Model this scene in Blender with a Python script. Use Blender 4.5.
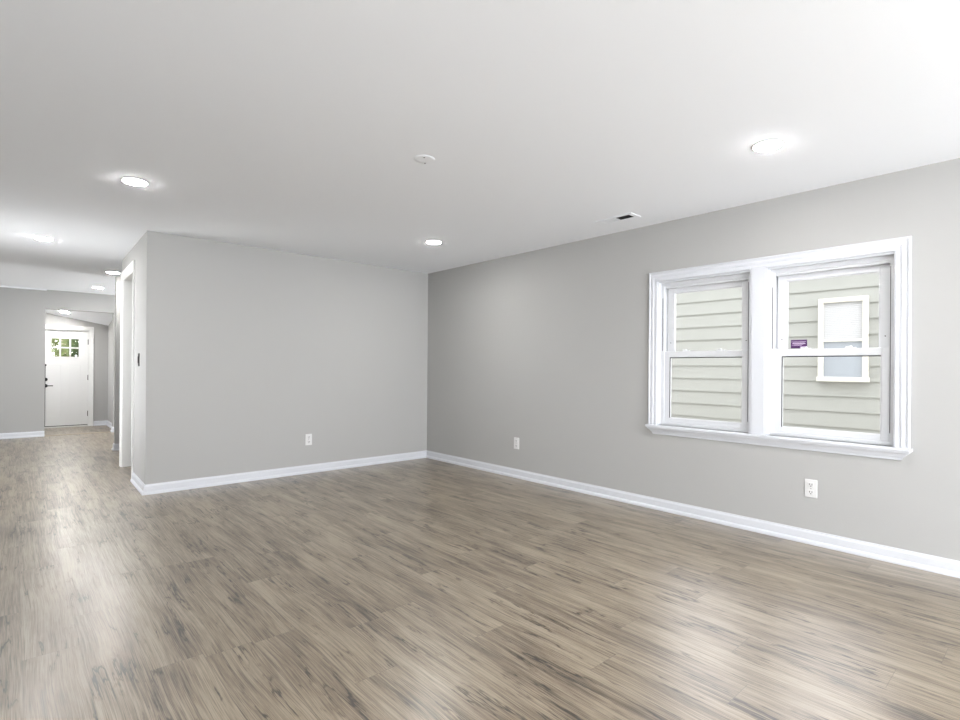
import bpy, math, random
from mathutils import Vector, Matrix

for o in list(bpy.data.objects):
    bpy.data.objects.remove(o)
scene = bpy.context.scene
COL = scene.collection
random.seed(7)

# ------------------------------------------------------------------ camera
YAW, PITCH, ROLL = 0.727987, 0.000787, 0.0074937
CAM = Vector((-4.11612, -5.66885, 1.19550))
F = Vector((math.sin(YAW)*math.cos(PITCH), math.cos(YAW)*math.cos(PITCH), math.sin(PITCH)))
R = Vector((math.cos(YAW), -math.sin(YAW), 0))
U = R.cross(F)
R2 = R*math.cos(ROLL) + U*math.sin(ROLL)
U2 = -R*math.sin(ROLL) + U*math.cos(ROLL)
cam = bpy.data.objects.new('camera', bpy.data.cameras.new('camera'))
COL.objects.link(cam)
cam.matrix_world = Matrix(((R2.x, U2.x, -F.x, CAM.x), (R2.y, U2.y, -F.y, CAM.y),
                           (R2.z, U2.z, -F.z, CAM.z), (0, 0, 0, 1)))
cam.data.sensor_width = 36.0
cam.data.lens = 524.288/960*36.0
cam.data.shift_y = 7.2868/960
cam.data.clip_start = 0.02
scene.camera = cam

# ------------------------------------------------------------------ world, exposure
SKY = 7.6
LAMP = 320.0
world = bpy.data.worlds.new('sky')
scene.world = world
world.use_nodes = True
wn = world.node_tree.nodes
bg = wn['Background']
bg.inputs['Color'].default_value = (0.96, 0.965, 1.0, 1)
bg.inputs['Strength'].default_value = SKY
def area_light(name, loc, direction, sx, sy, watts, col=(0.93, 0.965, 1.0), portal=False):
    l = bpy.data.lights.new(name, 'AREA')
    l.shape = 'RECTANGLE'
    l.size, l.size_y = sx, sy
    l.energy = watts
    l.color = col
    l.cycles.is_portal = portal
    o = bpy.data.objects.new(name, l)
    COL.objects.link(o)
    o.location = loc
    o.rotation_euler = Vector(direction).to_track_quat('-Z', 'Y').to_euler()
# added fill at unseen openings to lift ceilings and walls; twin is a portal
area_light('fill_front', (-2.45, -10.0, 1.15), (0, 1, 1.0), 3.8, 1.7, 500)
area_light('fill_side', (-5.20, -8.0, 1.2), (1, 0, 0.3), 2.0, 1.4, 70)
area_light('fill_kitchen', (0.30, 4.5, 1.4), (-1, 0, 0.12), 1.7, 1.1, 160)
area_light('fill_hall', (-5.20, 0.9, 1.3), (1, 0, 0.0), 1.3, 1.3, 34)
area_light('fill_entry', (-4.55, 6.45, 1.35), (1, -0.35, 0.0), 0.7, 1.0, 1.0)
area_light('daylight_twin', (0.17, -4.14, 1.33), (-1, 0, 0), 1.62, 1.23, 1, portal=True)
vs = scene.view_settings
scene.display_settings.display_device = 'sRGB'
vs.view_transform = 'Standard'
vs.look = 'None'
vs.exposure = -0.05
vs.gamma = 1.0
vs.use_curve_mapping = False

# ------------------------------------------------------------------ materials
def srgb(r, g, b):
    def c(v):
        v /= 255.0
        return v/12.92 if v <= 0.04045 else ((v+0.055)/1.055)**2.4
    return (c(r), c(g), c(b), 1)

def mat(name, col, rough=0.5, metal=0.0, bump=0.0, bscale=200.0, var=0.0, vscale=3.0, spec=0.5):
    m = bpy.data.materials.new(name)
    m.use_nodes = True
    nt = m.node_tree
    b = nt.nodes['Principled BSDF']
    b.inputs['Base Color'].default_value = col
    b.inputs['Roughness'].default_value = rough
    b.inputs['Metallic'].default_value = metal
    b.inputs['Specular IOR Level'].default_value = spec
    tc = nt.nodes.new('ShaderNodeTexCoord')
    if var:
        n = nt.nodes.new('ShaderNodeTexNoise')
        n.inputs['Scale'].default_value = vscale
        n.inputs['Detail'].default_value = 4
        nt.links.new(tc.outputs['Object'], n.inputs['Vector'])
        mx = nt.nodes.new('ShaderNodeMix')
        mx.data_type = 'RGBA'
        mx.inputs[6].default_value = tuple(c*(1-var) for c in col[:3]) + (1,)
        mx.inputs[7].default_value = tuple(min(1, c*(1+var)) for c in col[:3]) + (1,)
        nt.links.new(n.outputs['Fac'], mx.inputs[0])
        nt.links.new(mx.outputs[2], b.inputs['Base Color'])
    if bump:
        n = nt.nodes.new('ShaderNodeTexNoise')
        n.inputs['Scale'].default_value = bscale
        n.inputs['Detail'].default_value = 2
        nt.links.new(tc.outputs['Object'], n.inputs['Vector'])
        bp = nt.nodes.new('ShaderNodeBump')
        bp.inputs['Strength'].default_value = bump
        bp.inputs['Distance'].default_value = 0.002
        nt.links.new(n.outputs['Fac'], bp.inputs['Height'])
        nt.links.new(bp.outputs['Normal'], b.inputs['Normal'])
    return m

def emit(name, col, strength):
    m = bpy.data.materials.new(name)
    m.use_nodes = True
    b = m.node_tree.nodes['Principled BSDF']
    b.inputs['Base Color'].default_value = (0.8, 0.8, 0.8, 1)
    b.inputs['Emission Color'].default_value = col
    b.inputs['Emission Strength'].default_value = strength
    return m

def glass_mat(name, tint=(1, 1, 1, 1), rough=0.0, refl=0.6):
    m = bpy.data.materials.new(name)
    m.use_nodes = True
    nt = m.node_tree
    for n in list(nt.nodes):
        nt.nodes.remove(n)
    out = nt.nodes.new('ShaderNodeOutputMaterial')
    t = nt.nodes.new('ShaderNodeBsdfTransparent')
    t.inputs['Color'].default_value = tint
    g = nt.nodes.new('ShaderNodeBsdfGlossy')
    g.inputs['Roughness'].default_value = rough
    fr = nt.nodes.new('ShaderNodeFresnel')
    fr.inputs['IOR'].default_value = 1.45
    mu = nt.nodes.new('ShaderNodeMath')
    mu.operation = 'MULTIPLY'
    mu.inputs[1].default_value = refl
    mx = nt.nodes.new('ShaderNodeMixShader')
    nt.links.new(fr.outputs[0], mu.inputs[0])
    nt.links.new(mu.outputs[0], mx.inputs[0])
    nt.links.new(t.outputs[0], mx.inputs[1])
    nt.links.new(g.outputs[0], mx.inputs[2])
    nt.links.new(mx.outputs[0], out.inputs['Surface'])
    return m

def floor_mat():
    m = bpy.data.materials.new('vinyl_oak_planks')
    m.use_nodes = True
    nt = m.node_tree
    N, L = nt.nodes, nt.links
    b = N['Principled BSDF']
    tc = N.new('ShaderNodeTexCoord')
    sp = N.new('ShaderNodeSeparateXYZ')
    L.new(tc.outputs['Object'], sp.inputs[0])
    def M(op, a, c=None, d=None, clamp=False):
        n = N.new('ShaderNodeMath')
        n.operation = op
        n.use_clamp = clamp
        for i, v in enumerate((a, c, d)):
            if v is None:
                continue
            if isinstance(v, (int, float)):
                n.inputs[i].default_value = v
            else:
                L.new(v, n.inputs[i])
        return n.outputs[0]
    def comb(x, y, z):
        n = N.new('ShaderNodeCombineXYZ')
        for i, v in enumerate((x, y, z)):
            if isinstance(v, (int, float)):
                n.inputs[i].default_value = v
            else:
                L.new(v, n.inputs[i])
        return n.outputs[0]
    def noise(vec, scale, detail=4, rough=0.5, dist=0.0):
        n = N.new('ShaderNodeTexNoise')
        n.inputs['Scale'].default_value = scale
        n.inputs['Detail'].default_value = detail
        n.inputs['Roughness'].default_value = rough
        n.inputs['Distortion'].default_value = dist
        L.new(vec, n.inputs['Vector'])
        return n.outputs['Fac']
    def white(vec):
        n = N.new('ShaderNodeTexWhiteNoise')
        n.noise_dimensions = '3D'
        L.new(vec, n.inputs['Vector'])
        return n.outputs['Value'], n.outputs['Color']
    def ramp(fac, stops):
        n = N.new('ShaderNodeValToRGB')
        while len(n.color_ramp.elements) > 1:
            n.color_ramp.elements.remove(n.color_ramp.elements[0])
        n.color_ramp.elements[0].position = stops[0][0]
        n.color_ramp.elements[0].color = stops[0][1]
        for p, c in stops[1:]:
            e = n.color_ramp.elements.new(p)
            e.color = c
        L.new(fac, n.inputs[0])
        return n.outputs[0]
    W, LEN = 0.187, 1.22
    X, Y = sp.outputs[0], sp.outputs[1]
    xs = M('DIVIDE', M('ADD', X, 10.0 + 0.065), W)
    row = M('FLOOR', xs)
    fx = M('FRACT', xs)
    rv, _ = white(comb(row, 3.1, 0.0))
    ys = M('DIVIDE', M('ADD', M('ADD', Y, 20.0), M('MULTIPLY', rv, 5.0)), LEN)
    col = M('FLOOR', ys)
    fy = M('FRACT', ys)
    pv, pc = white(comb(row, col, 7.7))
    sc = N.new('ShaderNodeSeparateColor')
    L.new(pc, sc.inputs[0])
    ox, oy = M('MULTIPLY', sc.outputs[0], 40.0), M('MULTIPLY', sc.outputs[1], 60.0)
    # wandering grain coordinates
    warp = noise(comb(M('ADD', M('MULTIPLY', X, 1.5), ox), M('ADD', M('MULTIPLY', Y, 0.9), oy), 0.0), 1.5, 1, 0.4)
    wx = M('ADD', M('ADD', X, M('MULTIPLY', M('SUBTRACT', warp, 0.5), 0.045)), ox)
    wy = M('ADD', Y, oy)
    broad = noise(comb(M('MULTIPLY', wx, 7.0), M('MULTIPLY', wy, 0.9), 0.0), 1.5, 5, 0.62)
    grain = noise(comb(M('MULTIPLY', wx, 56.0), M('MULTIPLY', wy, 1.0), 0.0), 1.6, 6, 0.65)
    fine = noise(comb(M('MULTIPLY', wx, 330.0), M('MULTIPLY', wy, 4.5), 2.0), 1.0, 3, 0.65)
    crackn = noise(comb(M('MULTIPLY', wx, 9.0), M('MULTIPLY', wy, 0.8), 9.0), 1.3, 5, 0.55, 0.12)
    ridge = M('ABSOLUTE', M('SUBTRACT', crackn, 0.5))
    crack = M('SUBTRACT', 1.0, M('DIVIDE', ridge, 0.014), clamp=True)
    cm = noise(comb(M('MULTIPLY', wx, 4.0), M('MULTIPLY', wy, 2.0), 4.0), 1.5, 4, 0.6)
    crack = M('MULTIPLY', crack, M('MULTIPLY', M('SUBTRACT', cm, 0.47), 9.0, clamp=True))
    halo = M('SUBTRACT', 1.0, M('DIVIDE', ridge, 0.06), clamp=True)
    halo = M('MULTIPLY', halo, M('MULTIPLY', M('SUBTRACT', cm, 0.46), 6.0, clamp=True))
    t = M('ADD', M('MULTIPLY', M('SUBTRACT', broad, 0.5), 1.15), M('MULTIPLY', M('SUBTRACT', grain, 0.5), 1.05))
    t = M('ADD', t, M('MULTIPLY', M('SUBTRACT', fine, 0.5), 1.3))
    t = M('ADD', t, M('MULTIPLY', M('SUBTRACT', pv, 0.5), 0.12))
    t = M('ADD', t, 0.56)
    streak = noise(comb(M('MULTIPLY', wx, 120.0), M('MULTIPLY', wy, 0.9), 5.0), 1.4, 4, 0.6)
    t = M('SUBTRACT', t, M('MULTIPLY', M('SUBTRACT', 0.42, streak, clamp=True), 2.2))
    t = M('SUBTRACT', t, M('MULTIPLY', halo, 0.15))
    t = M('SUBTRACT', t, M('MULTIPLY', crack, 0.55), clamp=True)
    c = ramp(t, [(0.0, FLOOR_C[0]), (0.28, FLOOR_C[1]), (0.52, FLOOR_C[2]), (0.8, FLOOR_C[3])])
    # seams
    ex = M('MULTIPLY', M('MINIMUM', fx, M('SUBTRACT', 1.0, fx)), W)
    ey = M('MULTIPLY', M('MINIMUM', fy, M('SUBTRACT', 1.0, fy)), LEN)
    seam = M('SUBTRACT', 1.0, M('DIVIDE', M('MINIMUM', ex, ey), 0.0022), clamp=True)
    mx = N.new('ShaderNodeMix')
    mx.data_type = 'RGBA'
    L.new(M('MULTIPLY', seam, 0.55), mx.inputs[0])
    L.new(c, mx.inputs[6])
    mx.inputs[7].default_value = srgb(70, 60, 50)
    L.new(mx.outputs[2], b.inputs['Base Color'])
    b.inputs['Specular IOR Level'].default_value = 1.0
    rr = M('ADD', M('MULTIPLY', fine, 0.10), 0.32)
    b.inputs['Coat Weight'].default_value = 0.5
    b.inputs['Coat Roughness'].default_value = 0.26
    L.new(rr, b.inputs['Roughness'])
    bp = N.new('ShaderNodeBump')
    bp.inputs['Strength'].default_value = 0.35
    bp.inputs['Distance'].default_value = 0.0006
    h = M('SUBTRACT', M('ADD', M('MULTIPLY', fine, 0.4), M('MULTIPLY', grain, 0.5)), M('MULTIPLY', seam, 1.5))
    L.new(h, bp.inputs['Height'])
    L.new(bp.outputs[0], b.inputs['Normal'])
    return m

FLOOR_C = (srgb(38, 28, 19), srgb(84, 70, 54), srgb(123, 109, 90), srgb(152, 139, 119))
M_FLOOR = floor_mat()
M_WALL = mat('grey_wall_paint', (0.415, 0.413, 0.403, 1), 0.75, bump=0.25, bscale=260, spec=0.2)
M_CEIL = mat('white_ceiling_paint', (0.885, 0.905, 0.935, 1), 0.9, bump=0.15, bscale=300, spec=0.1)
M_TRIM = mat('white_trim_paint', (0.62, 0.635, 0.67, 1), 0.35)
M_VINYL = mat('white_window_vinyl', (0.64, 0.65, 0.67, 1), 0.38)
M_DOOR = mat('white_door_paint', (0.70, 0.70, 0.69, 1), 0.4)
M_DOORIN = mat('white_cased_opening', (0.80, 0.80, 0.785, 1), 0.4)
M_TRACK_SHADE = mat('grey_track_gap_shade', srgb(84, 84, 88), 0.6)
M_GASKET = mat('black_gasket', srgb(40, 40, 42), 0.6)
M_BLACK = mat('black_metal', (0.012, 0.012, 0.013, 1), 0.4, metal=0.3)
M_HINGE = mat('dark_bronze_hinge', srgb(60, 58, 55), 0.4, metal=0.6)
M_PLATE = mat('white_plastic', (0.68, 0.68, 0.675, 1), 0.35)
M_SLOT = mat('dark_slot', (0.02, 0.02, 0.02, 1), 0.7)
M_DUCT = mat('dark_duct', (0.012, 0.012, 0.012, 1), 0.8)
M_LAMP = emit('lit_led_lens', (1.0, 0.985, 0.965, 1), LAMP)
M_GLASS = glass_mat('window_glass')
M_SIDING = mat('pale_sage_siding_paint', srgb(154, 156, 151), 0.7, var=0.05, vscale=6)
M_NTRIM = mat('flaking_white_paint', srgb(206, 204, 194), 0.7, bump=1.0, bscale=30, var=0.22, vscale=30)
M_BLIND = mat('white_blind', srgb(200, 201, 202), 0.6)
M_FROST = mat('pale_blue_curtained_glass', srgb(156, 163, 170), 0.3, var=0.06, vscale=5)
M_ROOF = mat('grey_shingle', srgb(90, 88, 86), 0.9, var=0.3, vscale=20)
M_GRASS = mat('lawn', srgb(96, 120, 60), 0.9, var=0.35, vscale=8)
M_PATH = mat('concrete', srgb(190, 186, 178), 0.9, var=0.1, vscale=5)
M_LEAF = mat('leaves', srgb(98, 110, 58), 0.7, var=0.5, vscale=3)
M_LEAF2 = mat('dark_leaves', srgb(62, 80, 40), 0.7, var=0.5, vscale=3)
M_BARK = mat('bark', srgb(170, 160, 145), 0.9, var=0.3, vscale=20)
M_PURPLE = mat('purple_label_print', srgb(72, 32, 88), 0.5)
M_LAV = mat('pale_label_print', srgb(215, 195, 220), 0.5)
M_METAL = mat('aluminium_threshold', srgb(205, 205, 200), 0.4, metal=0.3)

# ------------------------------------------------------------------ mesh helpers
class MB:
    def __init__(s):
        s.v, s.f = [], []
    def raw(s, vs_, fs):
        o = len(s.v)
        s.v += [tuple(p) for p in vs_]
        s.f += [tuple(i+o for i in f) for f in fs]
        return s
    def box(s, x0, x1, y0, y1, z0, z1):
        x0, x1 = sorted((x0, x1)); y0, y1 = sorted((y0, y1)); z0, z1 = sorted((z0, z1))
        v = [(x, y, z) for x in (x0, x1) for y in (y0, y1) for z in (z0, z1)]
        return s.raw(v, [(0, 1, 3, 2), (4, 6, 7, 5), (0, 4, 5, 1), (2, 3, 7, 6), (0, 2, 6, 4), (1, 5, 7, 3)])
    def loops(s, loops, closed=False, cap=True, capfirst=True, caplast=True):
        """quads between successive rings of equal length"""
        n = len(loops[0])
        v = [p for l in loops for p in l]
        f = []
        for i in range(len(loops)-1 if not closed else len(loops)):
            j = (i+1) % len(loops)
            for k in range(n):
                f.append((i*n+k, i*n+(k+1) % n, j*n+(k+1) % n, j*n+k))
        if cap and not closed:
            if capfirst: f.append(tuple(reversed(range(n))))
            if caplast: f.append(tuple((len(loops)-1)*n+k for k in range(n)))
        return s.raw(v, f)
    def cyl(s, c, axis, rads, n=32):
        """lathe: rads = [(offset along axis, radius)]"""
        ax = Vector(axis).normalized()
        a = ax.orthogonal().normalized(); b = ax.cross(a)
        c = Vector(c)
        L = [[c+ax*h+(a*math.cos(2*math.pi*k/n)+b*math.sin(2*math.pi*k/n))*r for k in range(n)] for h, r in rads]
        return s.loops(L)
    def build(s, name, m, parent=None, bevel=0.0, smooth=False):
        me = bpy.data.meshes.new(name)
        me.from_pydata(s.v, [], s.f)
        me.validate()
        import bmesh
        bm = bmesh.new(); bm.from_mesh(me)
        bmesh.ops.recalc_face_normals(bm, faces=bm.faces)
        bm.to_mesh(me); bm.free()
        me.materials.append(m)
        o = bpy.data.objects.new(name, me)
        COL.objects.link(o)
        if parent is not None:
            o.parent = parent
            o.matrix_parent_inverse = Matrix.Translation(parent_world(parent)).inverted()
        if bevel:
            md = o.modifiers.new('bevel', 'BEVEL')
            md.width = bevel; md.segments = 2; md.limit_method = 'ANGLE'
        if smooth:
            for p in me.polygons:
                p.use_smooth = True
            me.set_sharp_from_angle(angle=0.6)
        return o

WORLD = {}
def parent_world(o):
    return WORLD.get(o.name, Vector((0, 0, 0)))

def empty(name, loc):
    o = bpy.data.objects.new(name, None)
    COL.objects.link(o)
    o.location = loc
    o.empty_display_size = 0.1
    WORLD[o.name] = Vector(loc)
    return o

def tag(o, label=None, cat=None, group=None, kind=None):
    if label: o['label'] = label
    if cat: o['category'] = cat
    if group: o['group'] = group
    if kind: o['kind'] = kind
    return o

def struct(mb, name, m, label=None, bevel=0.0):
    o = mb.build(name, m, bevel=bevel)
    return tag(o, label, None, None, 'structure')

H = 2.44
XR, XRET, XL = 0.0, -3.196, -4.9
YB, YF, YFAR = 0.0, -9.6, 5.66
# window openings in the right wall (y range, camera's left one first)
WL = (-3.337, -4.09)
WR = (-4.205, -4.95)
ZS, ZH = 0.72, 1.945

# ------------------------------------------------------------------ room shell
struct(MB().box(XL, 0.16, YF-0.15, 7.2, -0.12, 0.0), 'floor', M_FLOOR, 'greige oak-look plank floor running through room and hallway')
struct(MB().box(XL-0.15, 0.16, YF-0.15, YFAR+0.12, H, H+0.12), 'ceiling', M_CEIL, 'flat white ceiling')
w = MB()
w.box(0, 0.16, YF-0.15, WR[1], 0, H)
w.box(0, 0.16, WL[0], 3.6, 0, H)
w.box(0, 0.16, 5.4, 7.2, 0, H)
w.box(0, 0.16, 3.6, 5.4, 0, 0.8)
w.box(0, 0.16, 3.6, 5.4, 2.1, H)
w.box(0, 0.16, WR[1], WL[0], 0, ZS)
w.box(0, 0.16, WR[1], WL[0], ZH, H)
struct(w, 'wall_right', M_WALL, 'grey wall holding the twin white window')
struct(MB().box(-3.08, 0, 0, 0.12, 0, H), 'wall_back', M_WALL, 'plain grey wall across the back of the room')
OP = (0.836, 1.712)     # cased opening in the hallway side of the return wall
w = MB()
w.box(XRET, -3.06, 0.12, OP[0], 0, H)
w.box(XRET, -3.08, 0, 0.12, 0, H)
w.box(XRET, -3.06, OP[1], 1.84, 0, H)
w.box(XRET, -3.06, OP[0], OP[1], 2.2, H)
struct(w, 'wall_hall', M_WALL, 'grey hallway wall turning off the back wall')
struct(MB().box(-3.05, 0, 1.74, 1.83, 0, H), 'wall_closet', M_WALL)
struct(MB().box(-3.04, 0, 3.2, 3.32, 0, H), 'wall_kitchen', M_WALL, 'narrow strip of grey wall seen past the cased opening')
w = MB()
w.box(XL, -3.715, YFAR, YFAR+0.12, 0, H)
w.box(-2.777, 0, YFAR, YFAR+0.12, 0, H)
w.box(-3.715, -2.777, YFAR, YFAR+0.12, 2.125, H)
struct(w, 'wall_far', M_WALL, 'grey far wall with an opening to the entry')
SW = (-9.1, -6.9, 0.5, 2.1)
w = MB()
w.box(XL-0.15, XL, YF-0.15, SW[0], 0, H)
w.box(XL-0.15, XL, SW[1], 0.2, 0, H)
w.box(XL-0.15, XL, 1.6, YFAR+0.12, 0, H)
w.box(XL-0.15, XL, 0.2, 1.6, 0, 0.6)
w.box(XL-0.15, XL, 0.2, 1.6, 2.1, H)
w.box(XL-0.15, XL, SW[0], SW[1], 0, SW[2])
w.box(XL-0.15, XL, SW[0], SW[1], SW[3], H)
struct(w, 'wall_left', M_WALL)
FW = (-4.4, -0.5, 0.3, 2.2)
w = MB()
w.box(XL, FW[0], YF-0.15, YF, 0, H)
w.box(FW[1], 0, YF-0.15, YF, 0, H)
w.box(FW[0], FW[1], YF-0.15, YF, 0, FW[2])
w.box(FW[0], FW[1], YF-0.15, YF, FW[3], H)
struct(w, 'wall_front', M_WALL)

# foyer
YD = 7.05
DX0, DX1, DZ = -3.745, -3.012, 1.862
w = MB()
w.box(-4.3, DX0-0.01, YD, YD+0.12, 0, 2.6)
w.box(DX1+0.01, -2.70, YD, YD+0.12, 0, 2.6)
w.box(DX0-0.01, DX1+0.01, YD, YD+0.12, DZ+0.01, 2.6)
struct(w, 'wall_entry', M_WALL, 'grey wall around the white front door')
struct(MB().box(-2.70, -2.58, YFAR+0.12, YD+0.12, 0, 2.6), 'wall_entry_right', M_WALL)
w = MB()
w.box(-4.42, -4.3, YFAR+0.12, 6.05, 0, 2.6)
w.box(-4.42, -4.3, 6.85, YD+0.12, 0, 2.6)
w.box(-4.42, -4.3, 6.05, 6.85, 0, 0.8)  # unseen opening added to admit the entry fill
w.box(-4.42, -4.3, 6.05, 6.85, 1.9, 2.6)
struct(w, 'wall_entry_left', M_WALL)
zs = lambda x, y: 2.157 - 0.1888*(x+3.665) + 0.15*(YD-y)
w = MB()
w.raw([(x, y, zs(x, y)+dz) for x in (-4.45, -2.55) for y in (YFAR+0.12, YD+0.15) for dz in (0, 0.08)],
      [(0, 1, 3, 2), (4, 6, 7, 5), (0, 4, 5, 1), (2, 3, 7, 6), (0, 2, 6, 4), (1, 5, 7, 3)])
struct(w, 'ceiling_entry', M_CEIL, 'sloping white ceiling over the entry')
struct(MB().box(-3.715, -2.777, YFAR+0.0, YFAR+0.12, 0.0, 0.006), 'trim_4', mat('floor_reducer', srgb(150, 138, 122), 0.5), 'thin floor transition strip in the opening to the entry')
# flat strip where the hallway ceiling meets the far wall
struct(MB().box(XL, -3.70, YFAR-0.10, YFAR, H-0.018, H), 'trim_5', M_CEIL, 'flat white strip on ceiling above far wall')

# ------------------------------------------------------------------ baseboards
PROF = [(0, 0), (0.027, 0), (0.027, 0.010), (0.0245, 0.019), (0.019, 0.026), (0.014, 0.029), (0.014, 0.072),
        (0.011, 0.080), (0.007, 0.084), (0.006, 0.092), (0, 0.092)]
def baseboards(path, names):
    n = len(path)
    off = []
    for i in range(n):
        def nrm(a, b):
            d = Vector((b[0]-a[0], b[1]-a[1])).normalized()
            return Vector((-d.y, d.x))
        if i == 0: m_ = nrm(path[0], path[1])
        elif i == n-1: m_ = nrm(path[-2], path[-1])
        else:
            a, b = nrm(path[i-1], path[i]), nrm(path[i], path[i+1])
            s_ = (a+b).normalized()
            m_ = s_/max(0.2, s_.dot(a))
        off.append(m_)
    for i in range(n-1):
        if names[i] is None: continue
        L_ = []
        for k in (i, i+1):
            L_.append([(path[k][0]+off[k].x*p, path[k][1]+off[k].y*p, z) for p, z in PROF])
        o = MB().loops(L_).build(names[i][0], M_TRIM)
        tag(o, names[i][1], None, None, 'structure')
baseboards([(XL, YF), (0, YF), (0, 0), (XRET, 0), (XRET, OP[0]-0.084)],
           [('baseboard_front', None), ('baseboard_right', 'white baseboard with shoe moulding under the window wall'),
            ('baseboard_back', 'white baseboard along the back wall'), ('baseboard_hall', 'short white baseboard turning into the hallway')])
baseboards([(-3.715, YFAR), (XL, YFAR), (XL, YF)], [('baseboard_far', 'white baseboard on the far hallway wall'), ('baseboard_left', None)])
baseboards([(-1.0, YFAR), (-2.777, YFAR), (-2.777, YFAR+0.12)], [('baseboard_far_right', None), ('baseboard_opening', None)])
baseboards([(-2.70, YFAR+0.13), (-2.70, YD), (DX1+0.086, YD)], [('baseboard_entry_right', None), ('baseboard_entry', 'white baseboard right of the front door')])
baseboards([(-1.0, 3.2), (-3.04, 3.2), (-3.04, 3.32)], [('baseboard_kitchen', None), ('baseboard_kitchen_end', None)])

# ------------------------------------------------------------------ twin window casing
CY0, CY1, CZT = -3.257, -5.027, 2.022
CPROF = [(0, 0), (0, 0.018), (0.004, 0.022), (0.012, 0.022), (0.016, 0.016), (0.026, 0.016), (0.030, 0.020), (0.044, 0.020),
         (0.048, 0.015), (0.062, 0.015), (0.066, 0.018), (0.076, 0.017), (0.082, 0.012), (0.0825, 0.0)]
trim = empty('trim_1', (0, -4.142, ZS))
tag(trim, 'white moulded casing with sill around the twin window', None, None, 'structure')
c = MB()
path = [(CY0, ZS-0.002, -1, 0), (CY0, CZT, -1, -1), (CY1, CZT, 1, -1), (CY1, ZS-0.002, 1, 0)]
c.loops([[(-p, y+sy*d_, z+sz*d_) for d_, p in CPROF] for y, z, sy, sz in path])
c.build('casing', M_TRIM, trim)
# the flat mullion between the two windows
c = MB()
c.box(-0.014, 0.0, WL[1], WR[0], ZS, ZH)
c.box(-0.019, -0.014, WL[1]-0.012, WR[0]+0.012, ZS, ZH)
c.box(0.0, 0.16, WL[1]-0.001, WR[0]+0.001, ZS, ZH)
c.build('mullion', M_TRIM, trim, bevel=0.002)
# stepped head moulding above each opening
for a, b_ in (WL, WR):
    c = MB()
    c.box(-0.026, 0.0, a, b_, ZH-0.004, ZH+0.010)
    c.box(-0.021, 0.0, a, b_, ZH+0.010, ZH+0.020)
    c.build('head_moulding', M_TRIM, trim, bevel=0.0015)
# white jamb boards lining the two openings
for a, b_ in (WL, WR):
    c = MB()
    c.box(-0.010, 0.0345, a+0.001, a-0.008, ZS, ZH-0.017)
    c.box(-0.010, 0.0345, b_+0.008, b_-0.001, ZS, ZH-0.017)
    c.box(-0.008, 0.0345, a+0.001, b_-0.001, ZH-0.017, ZH-0.005)
    c.box(0.0, 0.16, a, b_, ZH-0.005, ZH)
    c.box(0.0345, 0.16, a, b_, ZH-0.018, ZH-0.005)
    c.build('jamb', M_TRIM, trim)
# stool (sill board) and apron
c = MB()
c.box(-0.048, 0.05, CY0+0.012, CY1-0.012, ZS-0.020, ZS)
c.build('sill', M_TRIM, trim, bevel=0.004)
c = MB()
L_ = []
for p, z, ins in [(0.040, ZS-0.020, 0.0), (0.038, ZS-0.030, 0.004), (0.026, ZS-0.044, 0.020), (0.020, ZS-0.058, 0.034),
                  (0.016, ZS-0.064, 0.040), (0.015, ZS-0.076, 0.044), (0.010, ZS-0.080, 0.048)]:
    L_.append([(-p, CY0+0.004-ins, z), (-p, CY1-0.004+ins, z), (0, CY1-0.004+ins, z), (0, CY0+0.004-ins, z)])
c.loops(L_)
c.build('apron', M_TRIM, trim)

# ------------------------------------------------------------------ the two double-hung windows
def sash(parent, name, x0, x1, ya, yb, z0, z1, st, top, bot, m=M_VINYL):
    """ya > yb; a rectangular frame with a stepped glazing bead and its pane"""
    b = MB()
    b.box(x0, x1, ya, ya-st, z0, z1)
    b.box(x0, x1, yb+st, yb, z0, z1)
    b.box(x0, x1, ya-st, yb+st, z1-top, z1)
    b.box(x0, x1, ya-st, yb+st, z0, z0+bot)
    o = b.build(name, m, parent, bevel=0.002)
    gx = (x0+x1)/2
    k = 0.006
    b = MB()
    b.box(x0+0.006, gx, ya-st, ya-st-k, z0+bot, z1-top)
    b.box(x0+0.006, gx, yb+st+k, yb+st, z0+bot, z1-top)
    b.box(x0+0.006, gx, ya-st-k, yb+st+k, z1-top-k, z1-top)
    b.box(x0+0.006, gx, ya-st-k, yb+st+k, z0+bot, z0+bot+k)
    b.build('glazing_bead', m, o)
    b = MB()
    b.box(gx, gx+0.004, ya-st, yb+st, z0+bot, z1-top)
    p = b.build('pane', M_GLASS, o)
    return o

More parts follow.
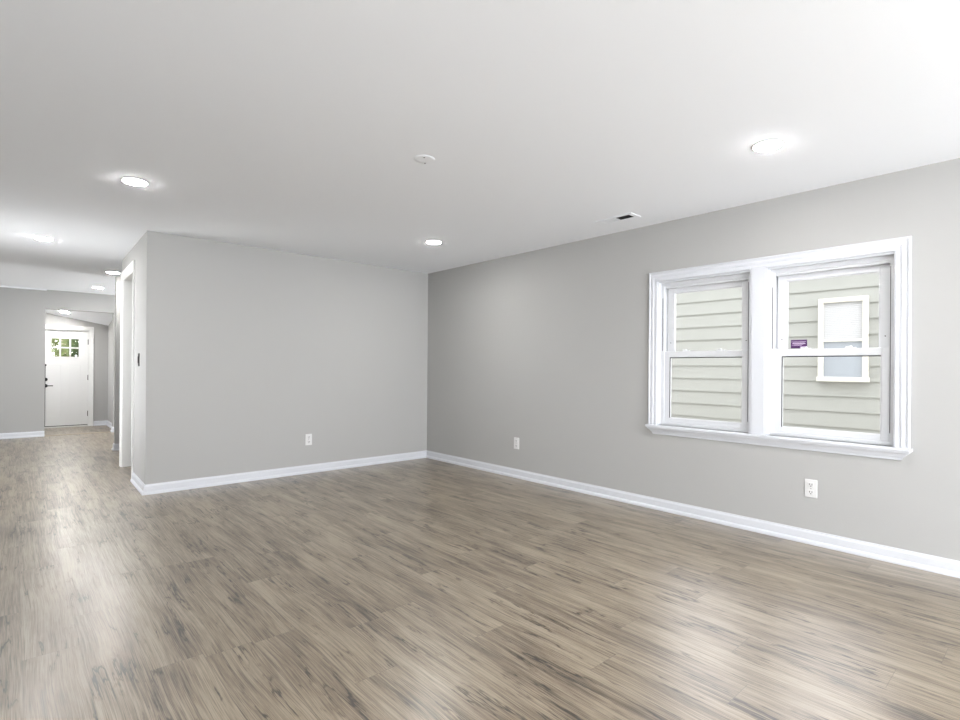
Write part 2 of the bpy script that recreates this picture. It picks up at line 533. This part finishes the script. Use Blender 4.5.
def make_window(idx, W_, label, locks):
    ya, yb = W_
    root = empty('window_%d' % idx, (0.04, (ya+yb)/2, ZS))
    tag(root, label, None, None, 'structure')
    fr = MB()
    x0, x1 = 0.035, 0.15
    t = 0.036
    zt = ZH-0.018
    za, zb_ = ZS+0.022, zt-0.028
    fr.box(x0, x1, ya, yb, zb_, zt)
    fr.box(x0, x1, ya, yb, ZS, za)
    fr.box(x0+0.013, x1, ya-0.036, yb+0.036, zt-0.045, zb_)
    # jamb liners: front leg, then the channel the sash slides in
    for s0, sg in ((ya, -1), (yb, 1)):
        fr.box(x0, x0+0.013, s0, s0+sg*0.036, za, zb_)
        fr.box(x0+0.013, x0+0.085, s0, s0+sg*0.024, za, zb_)
        fr.box(x0+0.085, x1, s0, s0+sg*0.036, za, zb_)
    fr.build('window_frame', M_VINYL, root, bevel=0.0015)
    for s0, sg in ((ya, -1), (yb, 1)):  # strips coloured dark: a track slot one side, the sash gap's shade the other
        if sg < 0: tr = MB().box(x0-0.0012, x0+0.002, s0-0.019, s0-0.024, 1.35, 1.80)
        else: tr = MB().box(x0-0.0012, x0+0.002, s0+0.030, s0+0.034, 0.80, 1.86)
        tr.build('track_gap_shade', M_TRACK_SHADE, root)
    up = sash(root, 'upper_sash', 0.088, 0.118, ya-0.040, yb+0.040, 1.292, zt-0.045, 0.058, 0.040, 0.045)
    lo = sash(root, 'lower_sash', 0.049, 0.079, ya-0.028, yb+0.028, ZS+0.022, 1.345, 0.052, 0.050, 0.040)
    # dark gasket line under the meeting rail, seen along the glass
    MB().box(0.0485, 0.052, ya-0.082, yb+0.082, 1.288, 1.2945).build('gasket', M_GASKET, lo)
    MB().box(0.0485, 0.052, ya-0.0805, ya-0.086, ZS+0.063, 1.294).build('gasket', M_GASKET, lo)
    for ly in locks:
        k = MB()
        k.box(0.055, 0.078, ly-0.030, ly+0.030, 1.345, 1.351)
        k.cyl((0.066, ly, 1.351), (0, 0, 1), [(0, 0.010), (0.008, 0.009), (0.010, 0.005)], 16)
        k.box(0.050, 0.064, ly-0.004, ly+0.026, 1.353, 1.359)
        k.build('sash_lock', M_VINYL, lo, bevel=0.001)
    # tilt latches on the top corners of the lower sash
    for ly in (ya-0.045, yb+0.045):
        MB().box(0.058, 0.072, ly-0.014, ly+0.014, 1.345, 1.350).build('tilt_latch', M_VINYL, lo, bevel=0.001)
    for s0, sg in ((ya, -1), (yb, 1)):
        MB().cyl((0.0875, s0+sg*0.068, 1.42), (-1, 0, 0), [(0, 0.004), (0.002, 0.003)], 10).build('screw', M_HINGE, up)
    return root, up, lo

w1, w1u, w1l = make_window(1, WL, 'left double-hung window of the pair', (-3.555, -3.84))
w2, w2u, w2l = make_window(2, WR, 'right double-hung window of the pair, with a purple sticker on its upper pane', (-4.435, -4.700))
# maker sticker stuck to the inside of the upper pane
st = MB().box(0.1005, 0.1025, -4.328, -4.432, 1.352, 1.413).build('sticker', M_PURPLE, w2u)
st['label'] = 'purple sticker with pale lines of print'
s_ = MB()
for z0, z1, a, b_ in [(1.398, 1.4005, .004, .098), (1.392, 1.394, .014, .09), (1.383, 1.388, .010, .094), (1.377, 1.379, .02, .08),
                      (1.371, 1.373, .006, .07)]:
    s_.box(0.0995, 0.1005, -4.328-a, -4.328-b_, z0, z1)
s_.box(0.0995, 0.1005, -4.328-0.062, -4.328-0.104, 1.352, 1.364)
s_.build('print', M_LAV, st)

# front window (behind the photographer), unseen and enlarged to admit light
root = empty('window_3', ((FW[0]+FW[1])/2, YF, FW[2]))
tag(root, 'unseen picture window in the front wall, widened to let in light', None, None, 'structure')
b = MB()
for a, b2 in ((FW[0], FW[0]+0.06), ((FW[0]+FW[1])/2-0.04, (FW[0]+FW[1])/2+0.04), (FW[1]-0.06, FW[1])):
    b.box(a, b2, YF-0.12, YF-0.04, FW[2], FW[3])
b.box(FW[0], FW[1], YF-0.12, YF-0.04, FW[2], FW[2]+0.06)
b.box(FW[0], FW[1], YF-0.12, YF-0.04, FW[3]-0.06, FW[3])
b.build('window_frame', M_VINYL, root, bevel=0.002)
MB().box(FW[0], FW[1], YF-0.085, YF-0.081, FW[2], FW[3]).build('pane', M_GLASS, root)

root = empty('window_4', (XL, (SW[0]+SW[1])/2, SW[2]))  # unseen window added as an opening for the side fill
tag(root, 'wide unseen window added in the left wall to admit fill light', None, None, 'structure')
b = MB()
for a in (SW[0], (SW[0]+SW[1])/2-0.03, SW[1]-0.06):
    b.box(XL-0.11, XL-0.05, a, a+0.06, SW[2], SW[3])
b.box(XL-0.11, XL-0.05, SW[0]+0.06, SW[1]-0.06, SW[2], SW[2]+0.06)
b.box(XL-0.11, XL-0.05, SW[0]+0.06, SW[1]-0.06, SW[3]-0.06, SW[3])
b.build('window_frame', M_VINYL, root, bevel=0.002)
MB().box(XL-0.085, XL-0.081, SW[0], SW[1], SW[2], SW[3]).build('pane', M_GLASS, root)

root = empty('window_6', (XL, 0.9, 0.6))  # added out of view to light the hallway wall opposite
tag(root, 'unseen hallway window added in the left wall to light the cased doorway opposite', None, None, 'structure')
b = MB()
b.box(XL-0.11, XL-0.05, 0.2, 0.26, 0.6, 2.1)
b.box(XL-0.11, XL-0.05, 1.54, 1.6, 0.6, 2.1)
b.box(XL-0.11, XL-0.05, 0.26, 1.54, 0.6, 0.66)
b.box(XL-0.11, XL-0.05, 0.26, 1.54, 2.04, 2.1)
b.box(XL-0.10, XL-0.06, 0.26, 1.54, 1.33, 1.37)
b.build('window_frame', M_VINYL, root, bevel=0.002)
MB().box(XL-0.085, XL-0.081, 0.2, 1.6, 0.6, 2.1).build('pane', M_GLASS, root)
root = empty('window_5', (0.1, 4.5, 0.8))  # added out of view so fill reaches the hallway
tag(root, 'unseen kitchen window added in the right wall to brighten the hallway', None, None, 'structure')
b = MB()
for a in (3.6, 4.47, 5.34):
    b.box(0.05, 0.11, a, a+0.06, 0.8, 2.1)
b.box(0.05, 0.11, 3.66, 5.34, 0.8, 0.86)
b.box(0.05, 0.11, 3.66, 5.34, 2.04, 2.1)
b.build('window_frame', M_VINYL, root, bevel=0.002)
MB().box(0.08, 0.084, 3.6, 5.4, 0.8, 2.1).build('pane', M_GLASS, root)

# ------------------------------------------------------------------ cased opening on the hallway wall
oroot = empty('trim_2', (XRET, (OP[0]+OP[1])/2, 0))
tag(oroot, 'white casing and jamb around the hallway doorway', None, None, 'structure')
c = MB()
P2 = [(0, 0), (0, 0.016), (0.008, 0.018), (0.03, 0.014), (0.065, 0.012), (0.080, 0.009), (0.082, 0)]
path = [(OP[0]-0.080, 0, 1, 0), (OP[0]-0.080, 2.280, 1, -1), (OP[1]+0.080, 2.280, -1, -1), (OP[1]+0.080, 0, -1, 0)]
c.loops([[(XRET-p, y+sy*d_, z+sz*d_) for d_, p in P2] for y, z, sy, sz in path])
c.build('casing', M_DOORIN, oroot)
c = MB()
c.box(XRET-0.002, -3.058, OP[0]-0.001, OP[0]+0.018, 0, 2.2)
c.box(XRET-0.002, -3.058, OP[1]-0.018, OP[1]+0.001, 0.0, 2.2)
c.box(XRET-0.002, -3.058, OP[0], OP[1], 2.182, 2.201)
c.build('jamb', M_DOORIN, oroot, bevel=0.0015)

# ------------------------------------------------------------------ front door
droot = empty('door_1', ((DX0+DX1)/2, YD, 0))
tag(droot, 'white front door with six small panes and black hardware', None, None, 'structure')
yf = YD+0.03          # room-side face of the leaf
lx0, lx1, lz0, lz1 = -3.595, -3.142, 1.325, 1.712
d_ = MB()
y0, y1 = yf, yf+0.044
zb = 0.035
# stiles and rails round the light, then the two recessed lower panels
d_.box(DX0, lx0, y0, y1, lz0, DZ-0.004)
d_.box(lx1, DX1, y0, y1, lz0, DZ-0.004)
d_.box(lx0, lx1, y0, y1, lz1, DZ-0.004)
d_.box(DX0, DX1, y0, y1, 1.185, lz0)
d_.box(DX0, DX0+0.125, y0, y1, zb, 1.185)
d_.box(DX1-0.125, DX1, y0, y1, zb, 1.185)
xm = (DX0+DX1)/2
d_.box(xm-0.06, xm+0.06, y0, y1, 0.205, 1.185)
d_.box(DX0+0.125, DX1-0.125, y0, y1, zb, 0.205)
d_.box(DX0+0.12, DX1-0.12, y0+0.007, y1-0.007, 0.20, 1.19)
d_.build('door_leaf', M_DOOR, droot, bevel=0.002)
lite = MB()
k = 0.022
lite.box(lx0-0.012, lx0+k, y0-0.010, y0, lz0-0.012, lz1+0.012)
lite.box(lx1-k, lx1+0.012, y0-0.010, y0, lz0-0.012, lz1+0.012)
lite.box(lx0+k, lx1-k, y0-0.010, y0, lz1-k, lz1+0.012)
lite.box(lx0+k, lx1-k, y0-0.010, y0, lz0-0.012, lz0+k)
for i in (1, 2):
    xx = lx0+(lx1-lx0)*i/3
    lite.box(xx-0.013, xx+0.013, y0-0.006, y0+0.018, lz0+k, lz1-k)
lite.box(lx0+k, lx1-k, y0-0.0055, y0+0.018, (lz0+lz1)/2-0.013, (lz0+lz1)/2+0.013)
lt = lite.build('window_light', M_DOOR, droot, bevel=0.0015)
MB().box(lx0-0.001, lx1+0.001, y0+0.020, y0+0.026, lz0-0.001, lz1+0.001).build('pane', M_GLASS, lt)
# casing and jamb of the door
c = MB()
c.loops([[(x+sx*q, YD-p, z+sz*q) for q, p in P2] for x, z, sx, sz in
         [(DX0-0.075, 0, 1, 0), (DX0-0.075, DZ+0.075, 1, -1), (DX1+0.080, DZ+0.075, -1, -1), (DX1+0.080, 0, -1, 0)]])
c.box(DX0-0.012, DX0-0.002, YD-0.006, YD+0.12, 0, DZ+0.01)
c.box(DX1+0.002, DX1+0.012, YD-0.006, YD+0.12, 0, DZ+0.01)
c.box(DX0-0.01, DX1+0.01, YD-0.006, YD+0.12, DZ, DZ+0.012)
c.build('door_casing', M_DOOR, droot)
MB().box(DX0, DX1, YD-0.005, YD+0.12, 0, 0.022).build('threshold', M_METAL, droot, bevel=0.002)
MB().box(DX0+0.004, DX1-0.004, yf+0.004, yf+0.04, 0.022, 0.036).build('door_sweep', M_BLACK, droot)
hx = DX0+0.088
# deadbolt, lever set and an upper latch
b = MB()
b.cyl((hx, yf, 0.914), (0, -1, 0), [(0, 0.034), (0.010, 0.034), (0.014, 0.028)], 28)
b.box(hx-0.005, hx+0.005, yf-0.034, yf-0.012, 0.896, 0.932)
b.build('deadbolt', M_BLACK, droot, bevel=0.001)
b = MB()
b.cyl((hx, yf, 0.795), (0, -1, 0), [(0, 0.034), (0.008, 0.034), (0.012, 0.028)], 28)
b.cyl((hx, yf-0.010, 0.795), (0, -1, 0), [(0, 0.011), (0.040, 0.011)], 16)
b.box(hx-0.010, hx+0.110, yf-0.058, yf-0.044, 0.786, 0.804)
b.build('door_handle', M_BLACK, droot, bevel=0.003)
MB().cyl((hx-0.002, yf, 1.185), (0, -1, 0), [(0, 0.018), (0.014, 0.018), (0.018, 0.012)], 20).build('latch', M_BLACK, droot)
MB().box(hx-0.022, hx+0.000, yf-0.006, yf, 0.03, 1.185).build('black_edge_strip', M_BLACK, droot, bevel=0.001)  # narrow black strip down the door face below the latch
for z in (1.64, 0.947, 0.247):
    b = MB()
    b.box(DX1-0.012, DX1+0.018, yf-0.006, yf-0.001, z-0.050, z+0.050)
    b.cyl((DX1+0.003, yf-0.012, z-0.052), (0, 0, 1), [(0, 0.008), (0.104, 0.008)], 12)
    b.build('hinge', M_HINGE, droot)

# ------------------------------------------------------------------ ceiling lights
def make_light(loc, label, group, r=0.082):
    root = empty('recessed_light', loc)
    tag(root, label, 'ceiling light', group)
    x, y, z = loc
    b = MB()
    b.cyl((x, y, z), (0, 0, -1), [(0, r), (0.002, r), (0.004, r-0.003), (0.0045, r-0.012), (0.002, r-0.014), (0.0, r-0.014)], 48)
    b.build('trim_ring', M_PLATE, root, smooth=True)
    b = MB()
    b.cyl((x, y, z), (0, 0, -1), [(0.0005, r-0.013), (0.005, r-0.013), (0.0075, r-0.018), (0.0095, r-0.032), (0.010, 0.006)], 48)
    b.build('lens', M_LAMP, root, smooth=True)
    return root
lights = [
    ((-1.0, -4.555, H), 'lit round ceiling light nearest the twin window'),
    ((-1.0, -1.47, H), 'lit round ceiling light nearest the room corner'),
    ((-3.505, -1.455, H), 'lit round ceiling light before the hallway mouth, largest on the left'),
    ((-3.5, -4.56, H), 'lit round ceiling light above the near left of the room'),
    ((-3.895, 1.084, H), 'lit round ceiling light in hallway, farthest left'),
    ((-3.115, 2.89, H), 'lit round ceiling light touching the top of the hallway doorway casing'),
    ((-3.102, 4.728, H), 'lit round hallway light closest to the far wall'),
    ((-1.2, 4.728, H), 'lit round ceiling light added out of view over the kitchen side'),  # unseen light added to brighten the hallway end
    ((-1.0, -7.66, H), 'lit round ceiling light added out of view near the right end of the front window'),  # extra unseen row, added where the room is lengthened for even light
    ((-3.5, -7.66, H), 'lit round ceiling light added out of view near the left end of the front window'),
]
proto = None
for loc, lab in lights:
    if proto is None:
        proto = make_light(loc, lab, 'recessed ceiling lights')
        PL = Vector(loc)
        continue
    r_ = proto.copy()
    COL.objects.link(r_)
    r_.location = loc
    r_['label'] = lab
    for ch in proto.children:
        k_ = ch.copy()
        COL.objects.link(k_)
        k_.parent = r_
        k_.matrix_parent_inverse = ch.matrix_parent_inverse.copy()
# the entry light sits on the sloping ceiling
ex, ey = -3.407, 6.64
er = proto.copy()
COL.objects.link(er)
er.location = (ex, ey, zs(ex, ey)-0.001)
er.rotation_euler = (-math.atan(0.15), math.atan(0.1888), 0)
er['label'] = 'small lit round light on the sloping entry ceiling above the front door'
for ch in proto.children:
    k_ = ch.copy(); COL.objects.link(k_); k_.parent = er
    k_.matrix_parent_inverse = ch.matrix_parent_inverse.copy()

# ------------------------------------------------------------------ blank ceiling cover plate
cp = (-2.285, -3.103, H)
root = empty('ceiling_cover_plate', cp)
tag(root, 'small round white cover plate with two dark screws on the ceiling', 'cover plate')
MB().cyl(cp, (0, 0, -1), [(0, 0.062), (0.0015, 0.062), (0.003, 0.057), (0.0035, 0.04), (0.0036, 0.01)], 40).build('plate', M_CEIL, root, smooth=True)
for sx, sy in ((-2.306, -3.129), (-2.251, -3.060)):
    MB().cyl((sx, sy, H-0.003), (0, 0, -1), [(0, 0.0055), (0.002, 0.0045)], 12).build('screw', M_SLOT, root)

# ------------------------------------------------------------------ ceiling air register
vc = (-0.380, -3.175, H)
root = empty('ceiling_vent', vc)
tag(root, 'white ceiling air register with dark open louvres near the window wall', 'air vent')
b = MB()
ox, oy, ix, iy = 0.072, 0.175, 0.044, 0.135
b.box(vc[0]-ox, vc[0]-ix, vc[1]-oy, vc[1]+oy, H-0.006, H)
b.box(vc[0]+ix, vc[0]+ox, vc[1]-oy, vc[1]+oy, H-0.006, H)
b.box(vc[0]-ix, vc[0]+ix, vc[1]-oy, vc[1]-iy, H-0.006, H)
b.box(vc[0]-ix, vc[0]+ix, vc[1]+iy, vc[1]+oy, H-0.006, H)
b.box(vc[0]-ix, vc[0]+ix, vc[1]-0.008, vc[1]+0.004, H-0.006, H)
b.build('frame', M_CEIL, root, bevel=0.002)
MB().box(vc[0]-ix, vc[0]+ix, vc[1]-iy, vc[1]-0.008, H-0.002, H-0.0004).build('duct', M_DUCT, root)
for i in range(7):
    yy = vc[1]+0.012+i*0.0178
    MB().raw([(vc[0]-ix, yy, H-0.006), (vc[0]+ix, yy, H-0.006), (vc[0]+ix, yy+0.0185, H-0.0015), (vc[0]-ix, yy+0.0185, H-0.0015),
              (vc[0]-ix, yy, H-0.005), (vc[0]+ix, yy, H-0.005), (vc[0]+ix, yy+0.0185, H-0.0005), (vc[0]-ix, yy+0.0185, H-0.0005)],
             [(0, 1, 2, 3), (7, 6, 5, 4), (0, 4, 5, 1), (1, 5, 6, 2), (2, 6, 7, 3), (3, 7, 4, 0)]).build('louvre', M_CEIL, root)
for i in range(4):
    xx = vc[0]-0.030+i*0.020
    MB().box(xx-0.0012, xx+0.0012, vc[1]-iy, vc[1]-0.008, H-0.0052, H-0.0025).build('damper_blade', M_GASKET, root)

# ------------------------------------------------------------------ outlets and switch
def make_outlet(center, face, label):
    """face: 'x' faces -x, 'y' faces -y"""
    cx_, cy_, cz_ = center
    root = empty('wall_outlet', center)
    tag(root, label, 'electrical outlet', 'white duplex outlets')
    def B(b, u0, u1, d0, d1, z0, z1):
        # u along wall, d out of wall
        if face == 'x': b.box(-d1, -d0, cy_+u0, cy_+u1, cz_+z0, cz_+z1)
        else: b.box(cx_+u0, cx_+u1, -d1, -d0, cz_+z0, cz_+z1)
        return b
    B(MB(), -0.038, 0.038, 0.0, 0.007, -0.062, 0.062).build('plate', M_PLATE, root, bevel=0.003)
    for zc in (-0.026, 0.026):
        rc = B(MB(), -0.018, 0.018, 0.0065, 0.0095, zc-0.016, zc+0.016).build('receptacle', M_PLATE, root, bevel=0.003)
        s = MB()
        B(s, -0.009, -0.0055, 0.0094, 0.0099, zc-0.002, zc+0.009)
        B(s, 0.0055, 0.009, 0.0094, 0.0099, zc-0.002, zc+0.009)
        B(s, -0.003, 0.003, 0.0094, 0.0099, zc-0.012, zc-0.006)
        s.build('slots', M_SLOT, rc)
    if face == 'x': MB().cyl((-0.007, cy_, cz_), (-1, 0, 0), [(0, 0.003), (0.001, 0.002)], 10).build('screw', M_HINGE, root)
    else: MB().cyl((cx_, -0.007, cz_), (0, -1, 0), [(0, 0.003), (0.001, 0.002)], 10).build('screw', M_HINGE, root)
make_outlet((-1.633, 0, 0.375), 'y', 'white outlet on the back wall above its baseboard')
make_outlet((0, -1.664, 0.373), 'x', 'white outlet on the window wall close to the room corner')
make_outlet((0, -4.493, 0.380), 'x', 'white outlet directly below the right half of the twin window')
root = empty('light_switch', (XRET, 0.42, 1.247))
tag(root, 'slim dark switch plate on the hallway wall beside the white doorway', 'light switch')
MB().box(XRET-0.008, XRET, 0.40, 0.448, 1.185, 1.312).build('plate', M_HINGE, root, bevel=0.002)
MB().box(XRET-0.013, XRET-0.007, 0.412, 0.436, 1.215, 1.282).build('rocker', M_HINGE, root, bevel=0.002)

# the old hallway wall is a little out of square with the room
turn = Matrix.Translation((XRET, 0, 0)) @ Matrix.Rotation(-math.atan(0.024), 4, 'Z') @ Matrix.Translation((-XRET, 0, 0))
for nm in ('wall_hall', 'baseboard_hall', 'trim_2', 'light_switch'):
    o = bpy.data.objects[nm]
    o.matrix_basis = turn @ Matrix.Translation(o.location)

# ------------------------------------------------------------------ outdoors: neighbour's house
GZ = -0.45
struct(MB().box(-22, 12, -16, 26, GZ-0.1, GZ), 'ground', M_PATH, 'ground outside')
struct(MB().box(0.16, 0.30, YF-0.15, 7.2, H+0.12, 5.2), 'wall_sky_blocker', M_SIDING)  # unseen upper wall added to cut sky light on the neighbour's siding
NX = 3.084
house = empty('neighbor_house', (NX, -3.5, GZ))
tag(house, 'pale sage clapboard house wall outside the twin window', 'house')
EX = 0.179
ztop = 2.15 + EX*2 - 0.06
nb = MB()
z = 2.15 + EX*2
NY0, NY1 = -7.6, 1.2
HOLE = (-4.16, -3.71, 1.09, 2.02)
while z > GZ+0.05:
    z0 = z-EX
    def board(a, b_):
        zt_ = min(z, ztop)
        pr = [(NX+0.004, zt_), (NX-0.009, z0+0.001), (NX-0.009, z0-0.006), (NX+0.012, z0-0.006), (NX+0.012, zt_)]
        nb.loops([[(x, a, zz) for x, zz in pr], [(x, b_, zz) for x, zz in pr]])
    board(NY0, NY1)
    z = z0
sd = nb.build('siding', M_SIDING, house)
MB().box(NX+0.012, NX+4.0, NY0, NY1, GZ, ztop).build('wall', M_SIDING, house)
rf = MB()
rf.loops([[(NX-0.06, y, ztop-0.01), (NX-0.06, y, ztop+0.07), (NX+2.0, y, ztop+0.16), (NX+4.2, y, ztop+0.07), (NX+4.2, y, ztop-0.01)] for y in (NY0-0.1, NY1+0.1)])
rf.build('roof', M_ROOF, house)
# its window: flaking white surround, blind above, pale curtained glass below
fy0, fy1, fz0, fz1 = -3.683, -4.174, 1.064, 2.042
nw = MB()
t_ = 0.054
nw.box(NX-0.045, NX, fy0, fy0-t_, fz0, fz1)
nw.box(NX-0.045, NX, fy1+t_, fy1, fz0, fz1)
nw.box(NX-0.045, NX, fy0-t_, fy1+t_, fz1-t_, fz1)
nw.box(NX-0.055, NX, fy0+0.012, fy1-0.012, fz0, fz0+t_)
nwo = nw.build('window_frame', M_NTRIM, house, bevel=0.004)
MB().box(NX-0.018, NX-0.010, fy0-t_, fy1+t_, fz0+t_, 1.535).build('pane', M_FROST, nwo)
bl = MB()
for i in range(21):
    z0 = 1.555+i*0.0213
    bl.raw([(NX-0.026, fy0-t_, z0), (NX-0.026, fy1+t_, z0), (NX-0.016, fy1+t_, z0+0.0205), (NX-0.016, fy0-t_, z0+0.0205),
            (NX-0.022, fy0-t_, z0), (NX-0.022, fy1+t_, z0), (NX-0.012, fy1+t_, z0+0.0205), (NX-0.012, fy0-t_, z0+0.0205)],
           [(0, 1, 2, 3), (7, 6, 5, 4), (0, 4, 5, 1), (2, 6, 7, 3)])
bl.build('blind', M_BLIND, nwo)
MB().box(NX-0.035, NX-0.006, fy0-t_, fy1+t_, 1.530, 1.556).build('meeting_rail', M_NTRIM, nwo, bevel=0.002)

# outdoors beyond the front door: shrubs and a pale trunk
def leaf_cloud(c, rx, ry, rz, n, size, seed):
    rnd = random.Random(seed)
    b = MB()
    for _ in range(n):
        while True:
            p = Vector((rnd.uniform(-1, 1), rnd.uniform(-1, 1), rnd.uniform(-1, 1)))
            if 0.25 < p.length < 1: break
        p = Vector((c[0]+p.x*rx, c[1]+p.y*ry, c[2]+p.z*rz))
        a = Vector((rnd.gauss(0, 1), rnd.gauss(0, 1), rnd.gauss(0, 1))).normalized()
        q = a.orthogonal().normalized()
        s = size*rnd.uniform(0.6, 1.3)
        e = a.cross(q)
        b.raw([p-a*s, p+q*s*0.4+e*s*0.1, p+a*s, p-q*s*0.4+e*s*0.1], [(0, 1, 2, 3)])
    return b
def shrub(name, x, y, h, rx, n, m, label, seed, trunk=0.05):  # one plant
    root = empty(name, (x, y, GZ))
    tag(root, label, 'plant', 'greenery outside the front door')
    leaf_cloud((x, y, GZ+h*0.6), rx, rx, h*0.45, n, 0.11, seed).build('foliage', m, root)
    MB().cyl((x, y, GZ), (0, 0, 1), [(0, trunk), (h*0.5, trunk*0.8), (h*0.8, trunk*0.4)], 10).build('stem', M_BARK, root)
shrub('leafy_shrub', -3.9, 12.5, 3.2, 1.1, 2600, M_LEAF, 'light green shrub seen through the left door panes', 1)
shrub('leafy_shrub', -2.35, 11.0, 3.0, 0.75, 2200, M_LEAF2, 'dark green shrub seen through the right door panes', 2)
shrub('garden_tree', -2.9, 16.0, 5.6, 1.6, 2200, M_LEAF, 'tree with pale trunk seen through the middle door panes', 3, 0.09)
